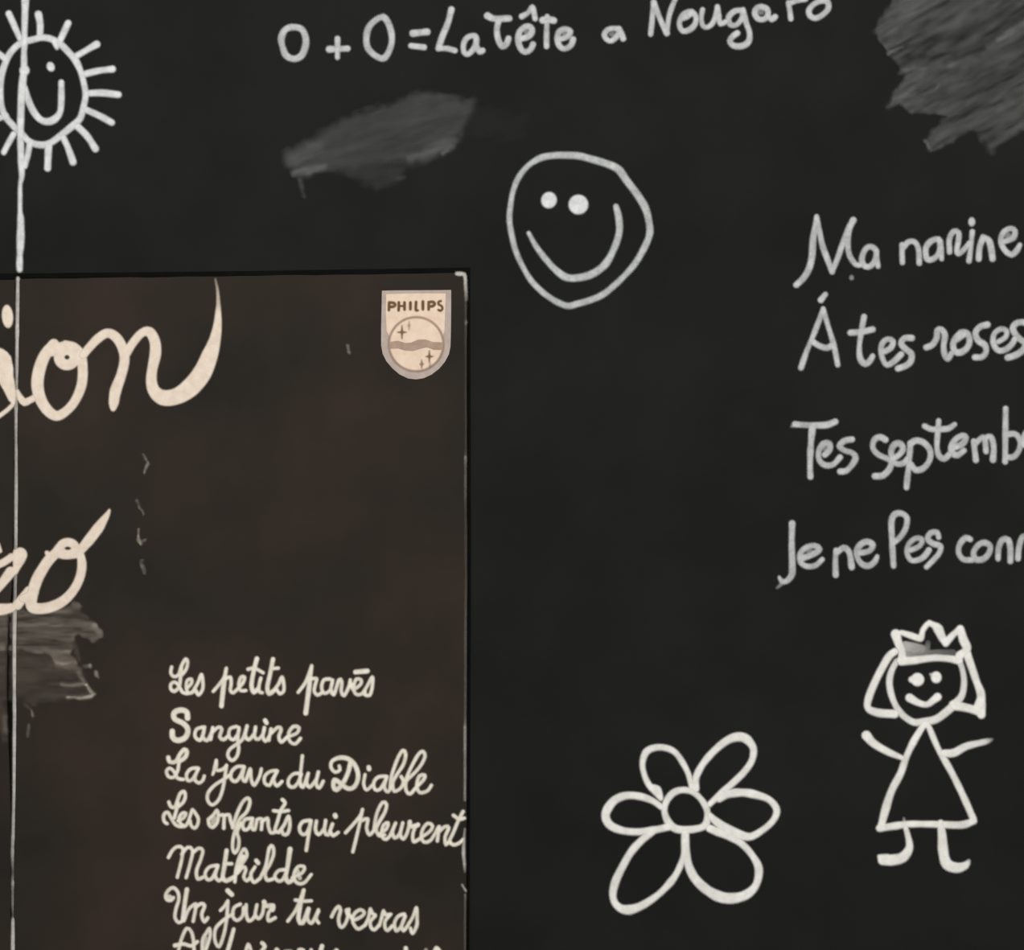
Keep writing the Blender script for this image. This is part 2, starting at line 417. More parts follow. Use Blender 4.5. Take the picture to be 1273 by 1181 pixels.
# --- the song list
def song(label_words):
    return label_words
K1 = (200, 810, 9.093); K2 = (330, 810, 8.487); K3 = (200, 880, 6.7); K4 = (195, 930, 7.715); K5 = (340, 930, 6.062)
K6f = (200, 990, 14.14); K6 = (195, 990, 7.274); K7 = (360, 990, 5.535); K7f = (440, 1010, 8.487); K8 = (200, 1040, 6.365)
K9 = (195, 1100, 7.274); K10 = (360, 1100, 5.535); KV = (400, 1110, 9.79); KZ = (200, 1141, 10.61); KS = (300, 1141, 9.093); KR = (430, 1141, 7.956)
LINES = [
 ('first song title line, reading Les petits paves with a bar over the e', [
  [(K1, [[(122,175),(112,240),(145,283),(200,262),(235,160),(280,85),(303,120),(285,200),(240,260)], [(232,170),(222,290),(205,400),(150,450),(112,420),(115,365),(160,345),(205,390),(245,460),(300,475)],
         [(290,420),(345,360),(345,312),(300,325),(287,400),(312,472),(370,450)], [(370,440),(420,350),(458,260),(475,350),(470,430),(425,490),(395,440)]])],
  [(K1, [[(592,450),(660,370),(715,290),(740,190)], [(738,200,4),(712,360,5.5),(685,615,5.5)], [(735,305),(785,290),(795,360),(785,440),(820,465),(870,420)],
         [(870,420),(930,350),(945,290),(905,290),(880,370),(900,440),(960,440)], [(1085,80,5.2),(1050,220),(1025,380),(1050,460),(1100,420)], [(985,200),(1060,188),(1155,240)], [(1130,300),(1110,380),(1110,450),(1145,465)]]),
   (K2, [[(80,80,5),(48,240),(20,380),(40,445),(90,410)], [(70,180),(135,175)], [(90,410),(140,340),(175,270),(195,360),(190,420),(150,445),(120,400)]])],
  [(K2, [[(345,430),(420,330),(465,220),(488,150)], [(485,165,4.5),(460,380,5.5),(425,650,5.5)], [(480,290),(540,285),(525,350),(515,420),(550,460),(600,430)],
         [(680,290),(615,300),(592,380),(620,440),(680,410),(705,330)], [(708,300),(692,400),(722,455),(775,300),(805,320),(800,420),(830,465),(880,370),(895,300)],
         [(905,340),(925,400),(1000,350),(1010,300),(960,290),(930,370),(950,445),(1010,450),(1070,370),(1128,270),(1125,380),(1100,460),(1050,455),(1050,415)], [(950,217,5.6),(1075,205,6)]])]]),
 ('second song title line, reading Sanguine', [
  [(K3, [[(222,85,6.5),(215,35),(165,18),(112,40),(115,92),(188,130),(225,180),(205,245),(140,272),(98,245),(95,195)],
         [(350,160),(295,180),(285,240),(325,270),(352,220),(362,165)], [(365,160),(350,240),(385,272),(425,200),(432,165)], [(432,165),(415,262)], [(425,205),(480,160),(508,178),(490,240),(522,265),(565,230)],
         [(630,155),(575,175),(568,240),(605,265),(645,210),(650,165)], [(650,165),(640,260),(648,340),(632,405),(592,438),(558,400),(570,350),(620,310),(680,260),(715,160)],
         [(718,150),(702,230),(730,265),(778,215),(788,160)], [(788,160),(780,240),(812,262),(855,210),(862,165)], [(862,165),(850,240),(872,278),(905,230),(918,175)], [(868,105,5),(880,125,5)],
         [(915,178),(900,270)], [(915,215),(975,162),(1002,180),(982,240),(1002,285),(1045,250)], [(1050,242),(1130,212),(1150,165),(1105,155),(1065,210),(1075,280),(1120,300),(1162,255)]])]]),
 ('third song title line, reading La java du Diable', [
  [(K4, [[(110,90,5),(122,130),(180,130),(222,60),(262,15),(288,35),(270,90),(212,130)], [(215,120),(198,220),(160,280),(110,272),(92,222),(122,192),(162,222),(200,290),(255,300)],
         [(385,190),(325,200),(285,250),(295,310),(335,305),(372,250),(400,195)], [(400,195),(370,260),(365,305),(402,335),(440,310),(455,268)]])],
  [(K4, [[(570,118,4),(562,180,6),(535,255,3)], [(585,215,4),(630,205),(668,170)], [(668,165),(652,280),(630,400),(590,500),(530,545),(487,500),(492,430),(550,360),(640,300),(710,250)],
         [(830,175),(765,180),(715,230),(712,295),(755,320),(800,270),(835,185)], [(838,180),(820,280),(850,318),(895,200),(905,300),(935,355),(985,270),(1002,200)],
         [(1150,215),(1085,225),(1035,270),(1035,335),(1080,358),(1115,290),(1150,225)], [(1155,220),(1120,300),(1150,362),(1200,320)]])],
  [(K5, [[(205,190),(150,195),(112,240),(118,285),(155,293),(190,250),(210,195)], [(218,58,4),(205,180),(200,260),(222,295),(262,190)], [(262,190),(250,260),(272,295),(320,240),(338,180)], [(338,180),(322,270),(345,300),(375,250)]])],
  [(K5, [[(495,135,4),(500,165),(465,182),(435,150),(440,100),(500,72,5.5),(570,85),(620,140),(638,220),(610,290),(560,305),(500,262),(460,240),(452,290),(475,315),(520,270),(560,190),(580,115)],
         [(690,200),(680,270),(702,315),(755,270)], [(718,145,5.4),(720,158,5.4)], [(850,212),(790,218),(755,260),(765,312),(800,312),(835,260),(855,215)], [(855,215),(835,290),(862,330),(895,280)],
         [(880,300),(890,210),(935,80),(975,18),(996,45),(980,120),(930,200),(900,260),(910,325),(960,300),(980,250),(962,215)], [(985,270),(1030,160),(1090,50),(1125,25),(1142,60),(1110,130),(1050,200),(1000,250),(1000,320),(1030,345),(1080,290)],
         [(1080,290),(1130,240),(1140,205),(1100,210),(1080,280),(1102,335),(1160,322),(1190,280)]])]]),
 ('fourth song title line, reading Les enfants qui pleurent', [
  [(K6f, [[(140,100),(175,180),(245,190),(290,80),(340,-50),(405,-85),(430,-10),(395,100),(300,190)], [(300,110),(270,250),(235,380)], [(110,480),(60,440),(45,350),(80,290),(130,290),(190,400),(250,490),(330,530),(420,525)],
          [(300,430),(400,380),(440,300),(380,295),(320,380),(340,470),(430,520),(490,430)], [(490,420),(530,300),(555,235),(615,310),(660,400),(640,510),(590,560),(530,510),(515,430)]])],
  [(K6f, [[(835,405),(920,330),(985,245),(1010,330),(990,460),(910,545),(850,500),(835,405)], [(900,400,5,.6),(950,380,5,.6),(910,470,5,.6)], [(1050,332),(1110,332),(1108,450),(1105,560)], [(1120,335),(1200,325),(1225,430),(1265,540)]]),
   (K6, [[(685,285),(720,170),(770,60),(820,15),(842,50),(812,140),(750,205),(715,290),(690,380),(685,470),(705,512),(735,470),(742,390),(725,320),(765,240)],
         [(850,200),(795,210),(775,260),(790,302),(830,290),(855,230)], [(865,200),(858,280),(885,300),(905,210)], [(905,210),(950,205),(945,300)], [(945,235),(1000,198),(1008,270),(1032,330),(1075,320)],
         [(1135,30,4.5),(1160,60,4),(1120,130),(1090,230),(1068,310),(1105,325)], [(1055,130),(1120,137),(1190,128)], [(1105,320),(1150,260),(1190,180),(1203,260),(1182,338),(1142,342),(1128,295)]])],
  [(K7, [[(138,165),(90,175),(68,215),(80,255),(110,260),(135,215),(145,170)], [(148,168),(130,270),(115,372)], [(185,170),(178,230),(200,263),(238,220),(248,165)], [(248,170),(240,240),(265,265),(295,190)],
         [(295,190),(280,240),(300,270),(335,248)], [(313,130,5.6),(316,138,5.6)]])],
  [(K7, [[(385,250),(440,190),(488,130),(502,90)], [(500,100),(470,240),(435,382)], [(500,165),(538,155),(530,220),(550,265),(580,235)], [(580,235),(600,120),(640,42),(667,55),(655,110),(615,180),(595,230),(620,272),(655,265)]]),
   (K7f, [[(260,240),(345,170),(360,110),(315,130),(290,220),(320,280),(370,260),(440,112)], [(440,112),(405,210),(430,268),(480,230),(515,110)], [(515,110),(490,230),(520,280),(560,220),(590,108)],
          [(590,100,5.5),(592,145),(650,142),(675,130)], [(650,140),(622,230),(630,308),(690,280)], [(700,270),(800,200),(830,140),(780,115),(730,170),(710,250),(740,312),(800,300),(845,240),(895,150)],
          [(900,150),(880,300)], [(890,210),(960,150),(1000,160),(962,260),(970,340),(1010,300)], [(1152,-10),(1100,90),(1050,210),(1010,300),(1050,342),(1115,320),(1150,285)], [(1050,30),(1110,72),(1165,60)]])]]),
 ('fifth song title line, reading Mathilde', [
  [(K8, [[(60,165),(90,110),(130,80),(172,92),(165,180),(130,322)], [(165,140),(212,85),(252,110),(230,220),(200,325)], [(250,130),(300,92),(332,112),(312,190),(282,270),(292,335),(340,318)],
         [(445,228),(385,240),(350,290),(365,338),(400,335),(430,285),(450,235)], [(452,230),(430,310),(460,350),(492,320)], [(520,110,5),(502,240),(490,320),(515,350),(580,320)], [(500,215),(560,215)],
         [(585,358),(600,230),(640,120),(665,100),(680,150),(640,220),(600,280)], [(620,250,6),(650,160,6)], [(605,290),(652,240),(672,262),(655,320),(680,350),(705,325)], [(745,240),(712,300),(735,362),(785,330)], [(755,190,5),(770,210,5)],
         [(790,320),(830,230),(858,90),(885,78),(892,140),(862,220),(825,285),(840,345),(885,335)], [(985,262),(930,270),(900,315),(925,350),(960,345),(992,285)], [(1022,100,6),(1002,240,5.2),(988,320),(1010,362),(1050,335)],
         [(1040,325),(1120,285),(1135,240),(1085,238),(1052,300),(1072,362),(1130,368),(1190,300)], [(1080,270,5,.7),(1100,330,5,.7)]])]]),
 ('sixth song title line, reading Un jour tu verras', [
  [(K9, [[(150,115,4),(130,140),(92,135),(80,95),(105,48),(150,25),(192,70),(197,140),(172,220),(165,300),(198,342),(240,320)], [(110,110,6,.8),(120,115,6,.8)], [(272,42,5.5),(252,170,5.2),(235,315)], [(245,325),(290,220),(352,172),(348,230),(328,330)], [(348,205),(400,170),(432,190),(405,270),(430,335),(460,298)]])],
  [(K9, [[(575,232),(610,195),(642,145)], [(642,145),(632,300),(605,450),(562,560),(525,500),(530,400),(590,330),(690,260)], [(640,52,5.5),(678,88,5.5)], [(755,175),(700,205),(685,280),(725,322),(775,280),(785,205)],
         [(808,180),(808,260),(830,325),(880,290),(905,180)], [(905,180),(890,270),(920,305),(955,260),(970,160)], [(970,155,5.6),(985,190),(1050,188),(1045,225)], [(1050,195),(1008,260),(1010,325),(1070,298)]])],
  [(K10, [[(-12,250),(50,160),(98,35)], [(96,40,5),(72,150),(62,240),(90,262),(130,165)], [(40,105),(100,112),(150,110)], [(135,165),(122,230),(150,264),(182,210),(198,172)], [(200,178),(182,230),(200,262)]])],
  [(KV, [[(120,290),(160,210),(205,165),(228,210),(205,310),(215,390),(245,420),(290,370),(320,280),(330,200)], [(308,215,6),(325,270,6)], [(350,280),(385,330),(480,290),(520,240),(470,205),(400,250),(375,330),(400,400),(450,440),(530,390)],
         [(530,390),(570,300),(592,195),(612,245),(650,270)], [(650,280),(590,350),(600,420),(640,450),(700,390)], [(700,400),(730,300),(752,220),(775,265),(840,260)], [(830,270),(772,340),(770,420),(800,458),(860,400)],
         [(1005,258),(935,280),(885,365),(905,460),(965,410),(1015,290)], [(1015,285),(972,400),(995,460),(1050,395)], [(1050,390),(1110,290),(1152,180),(1160,300),(1155,400),(1105,495),(1080,430)]])]]),
 ('tops of a seventh song title line cut by the frame', [
  [(KZ, [[(215,520),(240,400),(275,270),(340,140),(400,180),(430,300),(440,440),(470,520)], [(185,365,5),(300,345,4.5),(400,370),(480,315,4.5)], [(550,520),(548,300),(600,200),(640,140),(652,220),(625,330),(570,480)], [(590,260,4,.6),(580,420,4.5,.6)]])],
  [(KZ, [[(960,150,4.5),(920,300,5),(885,424),(860,520)]])],
  [(KS, [[(40,420),(78,300),(110,370),(140,430)], [(235,285,5),(265,325,5),(210,400,4)], [(380,400),(400,355),(430,400)], [(490,375,3,.5),(560,370),(590,400)], [(650,420),(650,362,4),(700,365),(720,420)], [(790,420),(790,362)],
         [(912,320,5),(890,400)], [(1050,400),(1075,362),(1100,400)]])],
  [(KR, [[(592,300,5),(600,360)], [(790,360,4,.5),(792,315,4,.4)], [(860,380),(895,300,5),(930,340)]])]]),
]
for label, words in LINES:
    allp = [(c[0] + p[0] / c[2], c[1] + p[1] / c[2]) for wd in words for c, sts in wd for st in sts for p in st]
    # one mesh per title line would hide its words: the line is a mesh made of its first word, the other words hang below it
    line_obj = None
    for wd in words:
        s = Strokes(K1, YP, 4.3, rise=0.00003, blur=0.8, vary=0.06, step=0.6)
        for c, sts in wd:
            for st in sts:
                s.line([(p[0], p[1]) + tuple(p[2:]) for p in st], crop=c, w=4.05)
        o = s.build('song_title' if line_obj is None else 'word', M_SONG, sleeve)
        if line_obj is None:
            line_obj = o
            tag(o, label)
        else:
            o.parent = line_obj
            o.location = tuple(np.array(o.location) - np.array(line_obj.location))

# --- shield emblem
LS = (450, 330, 7.38)
def yl(k): return YP - 0.00003 * k
s = Flat(LS, yl(1))
s.poly([(183,232),(300,229),(500,228),(700,227),(818,225),(818,400),(816,600),(812,740),(797,815),(760,885),(705,950),(640,1000),(570,1033),(500,1045),(425,1037),(345,1000),(280,945),(225,880),(190,810),(176,735),(176,560),(180,400)])
shield = tag(s.build('shield_emblem', M_SHB, sleeve), 'cream and grey shield emblem lettered in brown')
def sub(st, name, mat, label=None):
    o = st.build(name, mat, sleeve)
    o.parent = shield
    o.location = tuple(np.array(o.location) - np.array(shield.location))
    if label: tag(o, label)
    return o
s = Flat(LS, yl(4))
arc = [(497 + 246 * math.cos(t), 722 + 246 * math.sin(t)) for t in np.linspace(-0.25, math.pi + 0.25, 28)]
s.poly([(222, 262), (500, 256), (768, 256), (762, 450), (756, 600)] + arc + [(226, 600), (220, 450)])
sub(s, 'shield_face', M_SHF)
s = Strokes(LS, yl(4), 2.4, rise=0.00002, blur=0.7, step=0.5)
s.line([(497 + 250 * math.cos(t), 722 + 248 * math.sin(t)) for t in np.linspace(0, 2 * math.pi, 29)[:-1]], closed=True, a=0.8)
sub(s, 'ring', M_SHT)
s = Flat(LS, yl(9))
s.poly([(252,700),(330,690),(400,712),(450,708),(515,680),(580,678),(650,702),(740,705),(743,775),(660,775),(595,752),(545,762),(470,786),(400,782),(330,762),(256,766)])
sub(s, 'wave_band', M_SHT)
def star(cx, cy, h, wd, a=0.75):
    s = Strokes(LS, yl(12), 4, rise=0.00002, blur=0.6, step=0.5)
    s.line([(cx, cy - h, 1), (cx, cy - h * .4, 2), (cx, cy, 4), (cx, cy + h * .4, 2), (cx, cy + h, 1)], a=a)
    s.line([(cx - wd, cy, 1), (cx, cy, 3), (cx + wd, cy, 1)], a=a)
    sub(s, 'star', M_SHI)
star(367, 612, 62, 42); star(618, 835, 55, 34)
star(432, 550, 42, 12, .35); star(548, 905, 42, 18, .55); star(625, 915, 25, 10, .3)
LP = (470, 360, 14.14)
s = Strokes(LP, yl(8), 2.9, rise=0.00002, blur=0.6, step=0.5)
for st in ([(195,225),(190,360)], [(205,225),(280,235),(300,270),(270,300),(215,300)], [(365,225),(362,365)], [(465,225),(465,350)], [(365,290,2),(465,285)], [(568,225),(568,345)], [(668,215),(665,360),(705,362,2)],
           [(788,210,3.2),(788,345)], [(890,220),(888,350)], [(890,220),(970,215),(995,255),(960,290),(900,295)], [(1105,200,2.4),(1062,215),(1065,260),(1120,290),(1130,340),(1095,372),(1060,355)]):
    s.line([(p[0], p[1]) + tuple(p[2:]) for p in st], w=3.0, a=1.0)
sub(s, 'lettering', M_SHI)

# --- chalk dust fields (smears) : coverage per vertex of a fine film
def vnoise(x, y, seed):
    rs = np.random.RandomState(seed)
    g = rs.rand(64, 64)
    xi = np.floor(x).astype(int); yi = np.floor(y).astype(int)
    fx = x - xi; fy = y - yi
    fx = fx * fx * (3 - 2 * fx); fy = fy * fy * (3 - 2 * fy)
    a = g[xi % 64, yi % 64]; b = g[(xi + 1) % 64, yi % 64]; c = g[xi % 64, (yi + 1) % 64]; d = g[(xi + 1) % 64, (yi + 1) % 64]
    return (a * (1 - fx) + b * fx) * (1 - fy) + (c * (1 - fx) + d * fx) * fy
def seg_d(X, Y, x0, y0, x1, y1):
    dx, dy = x1 - x0, y1 - y0
    t = np.clip(((X - x0) * dx + (Y - y0) * dy) / max(dx * dx + dy * dy, 1e-6), 0, 1)
    return np.hypot(X - x0 - t * dx, Y - y0 - t * dy)
def field(X, Y, crop, polys, caps, ang, streak, seed):
    L, T, s = crop
    ca, sa = math.cos(ang), math.sin(ang)
    U = (X - 600) * ca + (Y - 300) * sa; V = -(X - 600) * sa + (Y - 300) * ca
    n1 = vnoise(U / 38 + 30, V / 5 + 30, seed); n2 = vnoise(U / 14 + 9, V / 2.6 + 9, seed + 1); n3 = vnoise(U / 60 + 5, V / 22 + 5, seed + 2)
    st = 0.42 * n1 + 0.33 * n2 + 0.25 * n3
    st = np.clip((st - 0.5) * 1.6 + 0.5, 0, 1)
    wx = (vnoise(X / 7, Y / 7, seed + 5) - .5) * 7; wy = (vnoise(X / 7, Y / 7, seed + 6) - .5) * 7
    D = np.zeros_like(X)
    for pts, dens, soft in polys:
        q = [(L + p[0] / s, T + p[1] / s) for p in pts]
        dist = np.full(X.shape, 1e9); ins = np.zeros(X.shape, bool)
        XX, YY = X + wx, Y + wy
        for (x0, y0), (x1, y1) in zip(q, q[1:] + q[:1]):
            dist = np.minimum(dist, seg_d(XX, YY, x0, y0, x1, y1))
            if y0 != y1:
                cr = ((y0 > YY) != (y1 > YY)) & (XX < (x1 - x0) * (YY - y0) / (y1 - y0) + x0)
                ins ^= cr
        sd = np.where(ins, dist, -dist)
        m = np.clip(sd / soft + 0.35, 0, 1); m = m * m * (3 - 2 * m)
        D += dens * m * (1 - streak + 2 * streak * st)
    for x0, y0, x1, y1, wd, a in caps:
        d = seg_d(X + wx * .5, Y + wy * .5, L + x0 / s, T + y0 / s, L + x1 / s, T + y1 / s)
        m = np.clip(1 - d / (wd / 2), 0, 1); m = m * m * (3 - 2 * m)
        if a >= 0:
            D += a * m * (0.6 + 0.8 * st)
        else:
            D *= 1 + a * m
    return np.clip(D, 0, 1)
def film(name, mat, rect, step, yy, parent=None, **k):
    x0, y0, x1, y1 = rect
    xs = np.arange(x0, x1 + .01, step); ys = np.arange(y0, y1 + .01, step)
    X, Y = np.meshgrid(xs, ys)
    D = field(X, Y, **k)
    nx = len(xs)
    keep = D > 0.004
    q = keep[:-1, :-1] | keep[1:, :-1] | keep[:-1, 1:] | keep[1:, 1:]
    idx = -np.ones(X.size, int); V = []; C = []; F = []
    def vid(i):
        if idx[i] < 0:
            idx[i] = len(V)
            V.append(P(X.flat[i], Y.flat[i], yy)); C.append(D.flat[i])
        return idx[i]
    for r, c in zip(*np.nonzero(q)):
        i = r * nx + c
        F.append((vid(i), vid(i + 1), vid(i + nx + 1), vid(i + nx)))
    return link_mesh(name, V, F, mat, C, parent)

film('chalk_smear', M_SDUST, (-40, 745, 134, 925), 1.5, YP - 0.00002, sleeve, crop=(0, 740, 6.561), ang=0.0, streak=0.85, seed=11,
     polys=[([(-300,140),(100,120),(400,120),(560,70),(640,50),(680,90),(650,140),(770,220),(825,310),(800,350),(740,380),(700,340),(640,330),(600,380),(590,480),(640,560),(450,570),(380,470),(200,440),(-300,470)], 0.135, 5),
            ([(-300,400),(200,440),(590,480),(680,620),(700,740),(770,810),(740,850),(600,858),(430,880),(250,900),(100,860),(-300,800)], 0.045, 8)],
     caps=[(560,842,750,820,7,.38),(700,740,765,805,7,.34),(500,738,700,728,7,.2),(640,620,690,730,8,.12),(150,250,510,240,8,.13),(200,440,560,460,10,.10),(480,560,640,600,14,.09),(760,250,822,325,10,.16),(735,580,735,582,8,.26),(690,580,730,585,7,.1),
           (790,635,795,665,7,.3),(600,350,640,520,8,.05),(470,690,640,685,7,-.75),(560,782,690,780,6,-.75),(430,600,450,600,8,-.5),(620,340,640,400,7,-.6),(660,480,720,470,12,-.5),(170,470,390,490,8,-.35),
           (262,940,262,985,6,.2),(240,1060,232,1150,6,.12),(200,900,250,930,8,.06),(72,160,56,900,8,-.95),(40,1000,50,1120,10,.08),(0,860,40,1180,16,.05)])
for q, (rect, crop, caps) in enumerate([
    ((170, 558, 190, 596), (150, 520, 5.37), [(145,240,165,275,6,.10),(165,275,182,300,5,.08),(182,300,155,365,6,.24)]),
    ((165, 614, 186, 646), (150, 520, 5.37), [(115,545,125,590,6,.12),(125,590,150,640,6,.14)]),
    ((165, 652, 188, 682), (150, 520, 5.37), [(120,745,118,790,6,.22),(118,790,128,838,6,.2),(128,838,165,815,6,.13)]),
    ((170, 690, 186, 716), (150, 520, 5.37), [(140,945,145,985,6,.10),(145,985,162,1030,6,.12)]),
    ((424, 424, 440, 446), (380, 330, 5.136), [(270,520,275,560,7,.2)])]):
    film('scuff_mark', M_SDUST, rect, 1.2, YP - 0.00002, sleeve, crop=crop, ang=0, streak=.3, seed=23 + q, polys=[], caps=caps)

# ------------------------------------------------------------ chalk on the wall
Y0 = -0.0003
t1 = film('chalk_smear', M_DUST, (330, 100, 690, 250), 1.8, -0.00015, None, crop=(310, 90, 3.536), ang=-0.28, streak=0.3, seed=3,
     polys=[([(150,345),(300,270),(400,200),(550,150),(620,135),(700,95),(800,80),(880,100),(1000,125),(970,200),(930,280),(910,330),(850,370),(770,410),(650,400),(430,430),(310,440),(230,470),(180,440)], 0.062, 13),
            ([(350,420),(700,400),(660,480),(560,525),(460,470)], 0.03, 12), ([(850,90),(1250,150),(1273,330),(950,330)], 0.007, 60)],
     caps=[(200,440,320,420,16,.11),(170,390,300,320,26,.05),(700,380,890,330,14,.06),(780,330,900,300,16,.05),(850,360,870,345,6,.12),(225,470,238,545,7,.05),(700,110,860,100,10,.02),(650,470,680,460,8,.03)])
tag(t1, 'grey rubbed chalk smear, boat-shaped, between the top writing and the smiley', 'chalk smear')
t2 = film('chalk_smear', M_DUST, (1070, -60, 1330, 215), 1.8, -0.00015, None, crop=(1060, 0, 5.545), ang=-0.5, streak=0.8, seed=31,
     polys=[([(300,-400),(260,0),(200,130),(150,215),(200,300),(240,375),(290,430),(350,500),(340,560),(290,640),(225,750),(310,725),(380,770),(560,795),(640,805),(560,890),(490,970),(530,1040),(600,1020),(700,985),(800,900),(880,920),(950,1065),(1010,1010),(1180,890),(1500,760),(1500,-400)], 0.074, 6)],
     caps=[(240,372,340,325,8,.15),(190,280,235,345,6,.07),(150,215,420,90,14,.035),(1000,270,1273,110,14,.08),(420,460,500,470,8,.05),(680,450,850,420,16,.05),(500,660,600,590,5,.06),(260,700,420,600,10,.03),(500,970,545,1030,6,.08),
           (240,735,420,640,12,.05),(330,500,420,470,9,.06),(880,930,960,1050,14,.03),(1150,620,1273,560,40,.02),(480,390,700,370,14,-.45),(640,430,900,330,14,-.55),(700,250,1100,60,26,-.35),(900,300,1000,240,12,-.3),(850,700,1150,560,10,-.2),(420,770,640,640,10,-.2),(400,640,560,590,7,-.35),(330,330,420,420,8,-.2),(870,910,950,890,8,-.3)])
tag(t2, 'large ragged grey chalk smear filling the top right corner', 'chalk smear')

tx = Strokes
def build_writing(label, cx, cy, letters, mat=M_TEXT, width=7.0, name='chalk_writing'):
    t = thing(name, cx, cy, label, 'writing')
    for crop, sts in letters:
        s = Strokes(crop, Y0, width, rise=0.0004, blur=0.85, vary=0.12)
        for st in sts:
            cr = crop
            if isinstance(st, tuple) and st[0] == 'dot':
                s.dot(*st[1:]); continue
            closed = False
            if isinstance(st, tuple) and st[0] == 'o':
                closed = True; st = st[1]
            s.line(st, w=width, closed=closed, crop=cr)
        s.build('letter', mat, t)
    return t
B = (330, 0, 6.365); C = (520, 0, 6.365); D = (700, 0, 7.072); E = (860, 0, 7.072)
build_writing('topmost line of white chalk handwriting, starting with the sum O + O =', 690, 40, [
 (B, [('o', [(230,215,7.6),(288,232),(318,300),(315,370),(285,440),(225,466),(165,440),(138,380),(125,310),(148,245),(185,220)])]),
 (B, [[(505,390,7.6),(650,384)], [(570,305,6),(570,455,6.2)]]),
 (B, [('o', [(930,135,7.2),(975,190),(1000,290),(988,380),(938,460),(872,442),(815,388),(798,320),(812,230),(860,168)])]),
 (C, [[(-42,264,8.4),(70,252,8)], [(-58,362,7.4),(45,374)]]),
 (C, [[(262,75,7.2),(235,180),(190,290),(158,385)], [(160,385,6.6),(225,384),(290,400)]]),
 (C, [('o', [(430,282,6.4),(385,300),(358,350),(362,415),(395,428),(440,385),(460,330),(455,292)]), [(455,315,6.4),(462,370),(485,408),(508,400)]]),
 (C, [[(548,125,7.6),(600,148),(720,146)], [(638,155,7),(622,230),(632,310),(665,368),(700,345),(714,305)]]),
 (C, [[(815,305,6.8),(870,290),(900,250),(888,215),(850,210),(805,245),(790,310),(808,380),(845,412),(888,392),(908,350)], [(820,130,7.4),(870,100,6),(903,55,6),(925,148,6.6)], ('dot', 855, 250, 3.5, 3.5, .35)]),
 (C, [[(1020,130,6),(1015,250),(1015,368,6.6)], [(985,160,7.6),(1030,155),(1072,162)]]),
 (C, [[(1120,310,6.8),(1180,290),(1205,250),(1160,228),(1112,255),(1102,320),(1122,370),(1162,386),(1208,358),(1225,312)], ('dot', 1158, 262, 3.5, 3, .4)]),
 (D, [('o', [(440,250,6.2),(490,262),(480,310),(430,358),(388,350),(362,308),(388,265)]), [(492,250,6.4),(512,290),(528,340)], ('dot', 430, 300, 4, 3, .35)]),
 (D, [[(770,302,6.2),(782,180),(795,20)], [(797,20,6.6),(850,160),(912,292)], [(912,292,6.2),(935,130),(990,-20)]]),
 (D, [('o', [(1130,105,6.6),(1168,150),(1158,215),(1110,262),(1050,272),(1022,215),(1040,150),(1085,112)]), [(1055,165,5),(1095,145,6),(1130,110)]]),
 (E, [[(95,85,6),(82,160),(98,228),(140,238),(192,190),(225,60)], [(225,60,6),(238,150),(252,212),(300,190)]]),
 (E, [('o', [(440,95,6.4),(375,100),(325,150),(335,212),(390,220),(440,160)]), [(450,85,6.8),(478,200),(508,290),(498,368),(440,405),(370,402),(333,362),(360,320),(400,292)]]),
 (E, [('o', [(610,60,6.6),(662,80),(670,130),(640,168),(582,165),(553,112),(572,72)]), [(670,140,6),(702,170,7.4),(732,148)], ('dot', 608, 108, 4, 3, .35)]),
 (E, [[(850,25,6.6),(863,100),(870,165)], [(860,30,6),(920,8),(1000,-8)]]),
 (E, [('o', [(1140,5,6.8),(1192,15),(1200,75),(1150,130),(1090,160),(1042,142),(1030,90),(1070,40)])]),
], width=6.8)

T1a = (980, 250, 9.093); T1b = (1100, 250, 7.358); T2a = (980, 355, 7.488); T2b = (1120, 355, 8.32)
T3a = (970, 500, 7.956); T3b = (1110, 500, 7.81); T4a = (950, 630, 7.488); T4b = (1090, 630, 6.956)
build_writing('first line of the chalk verse at right, reading Ma narine', 1130, 310, [
 (T1a, [[(90,948,6.6),(170,872,7.4),(235,760),(268,620),(280,430),(305,300),(320,175,6)], [(322,180,6.2),(355,350),(385,500,7),(440,650),(495,800,6)], [(495,800,6),(560,640),(615,480),(690,300,7.4),(735,215,7.2)], [(715,250,5),(680,380,6.6),(672,500),(695,620),(765,718),(820,720,6)]]),
 (T1a, [('o', [(935,515,6.6),(992,560),(985,660),(930,735),(868,738),(832,680),(845,595),(885,530)]), [(1000,560,5.6),(1003,640),(1015,738,6)]]),
 (T1a, [('dot', 715, 865, 2.8, 3, .45)]),
 (T1b, [[(158,400,6.8),(158,480),(160,562,6.6)], [(165,430,6.8),(218,372),(278,378),(310,450),(315,568)]]),
 (T1b, [('o', [(490,348,7),(425,365),(375,430),(385,530),(440,530),(492,480),(508,400)]), [(495,345,6),(515,430),(520,530)]]),
 (T1b, [[(592,465,6.6),(590,350),(630,278),(675,290),(672,370),(658,450),(672,482),(722,445),(775,385)]]),
 (T1b, [[(800,280,6),(787,420),(770,548,6.4)], ('dot', 795, 190, 4, 5.5)]),
 (T1b, [[(858,528,7.2),(868,420),(900,330)], [(900,330,7.2),(950,360),(972,430),(985,528)]]),
 (T1b, [[(1095,370,6.6),(1175,335),(1190,272),(1150,250),(1085,285),(1062,370),(1098,450),(1160,490),(1208,450),(1235,400,5)], ('dot', 1125, 315, 4, 4, .4)]),
], width=6.8)
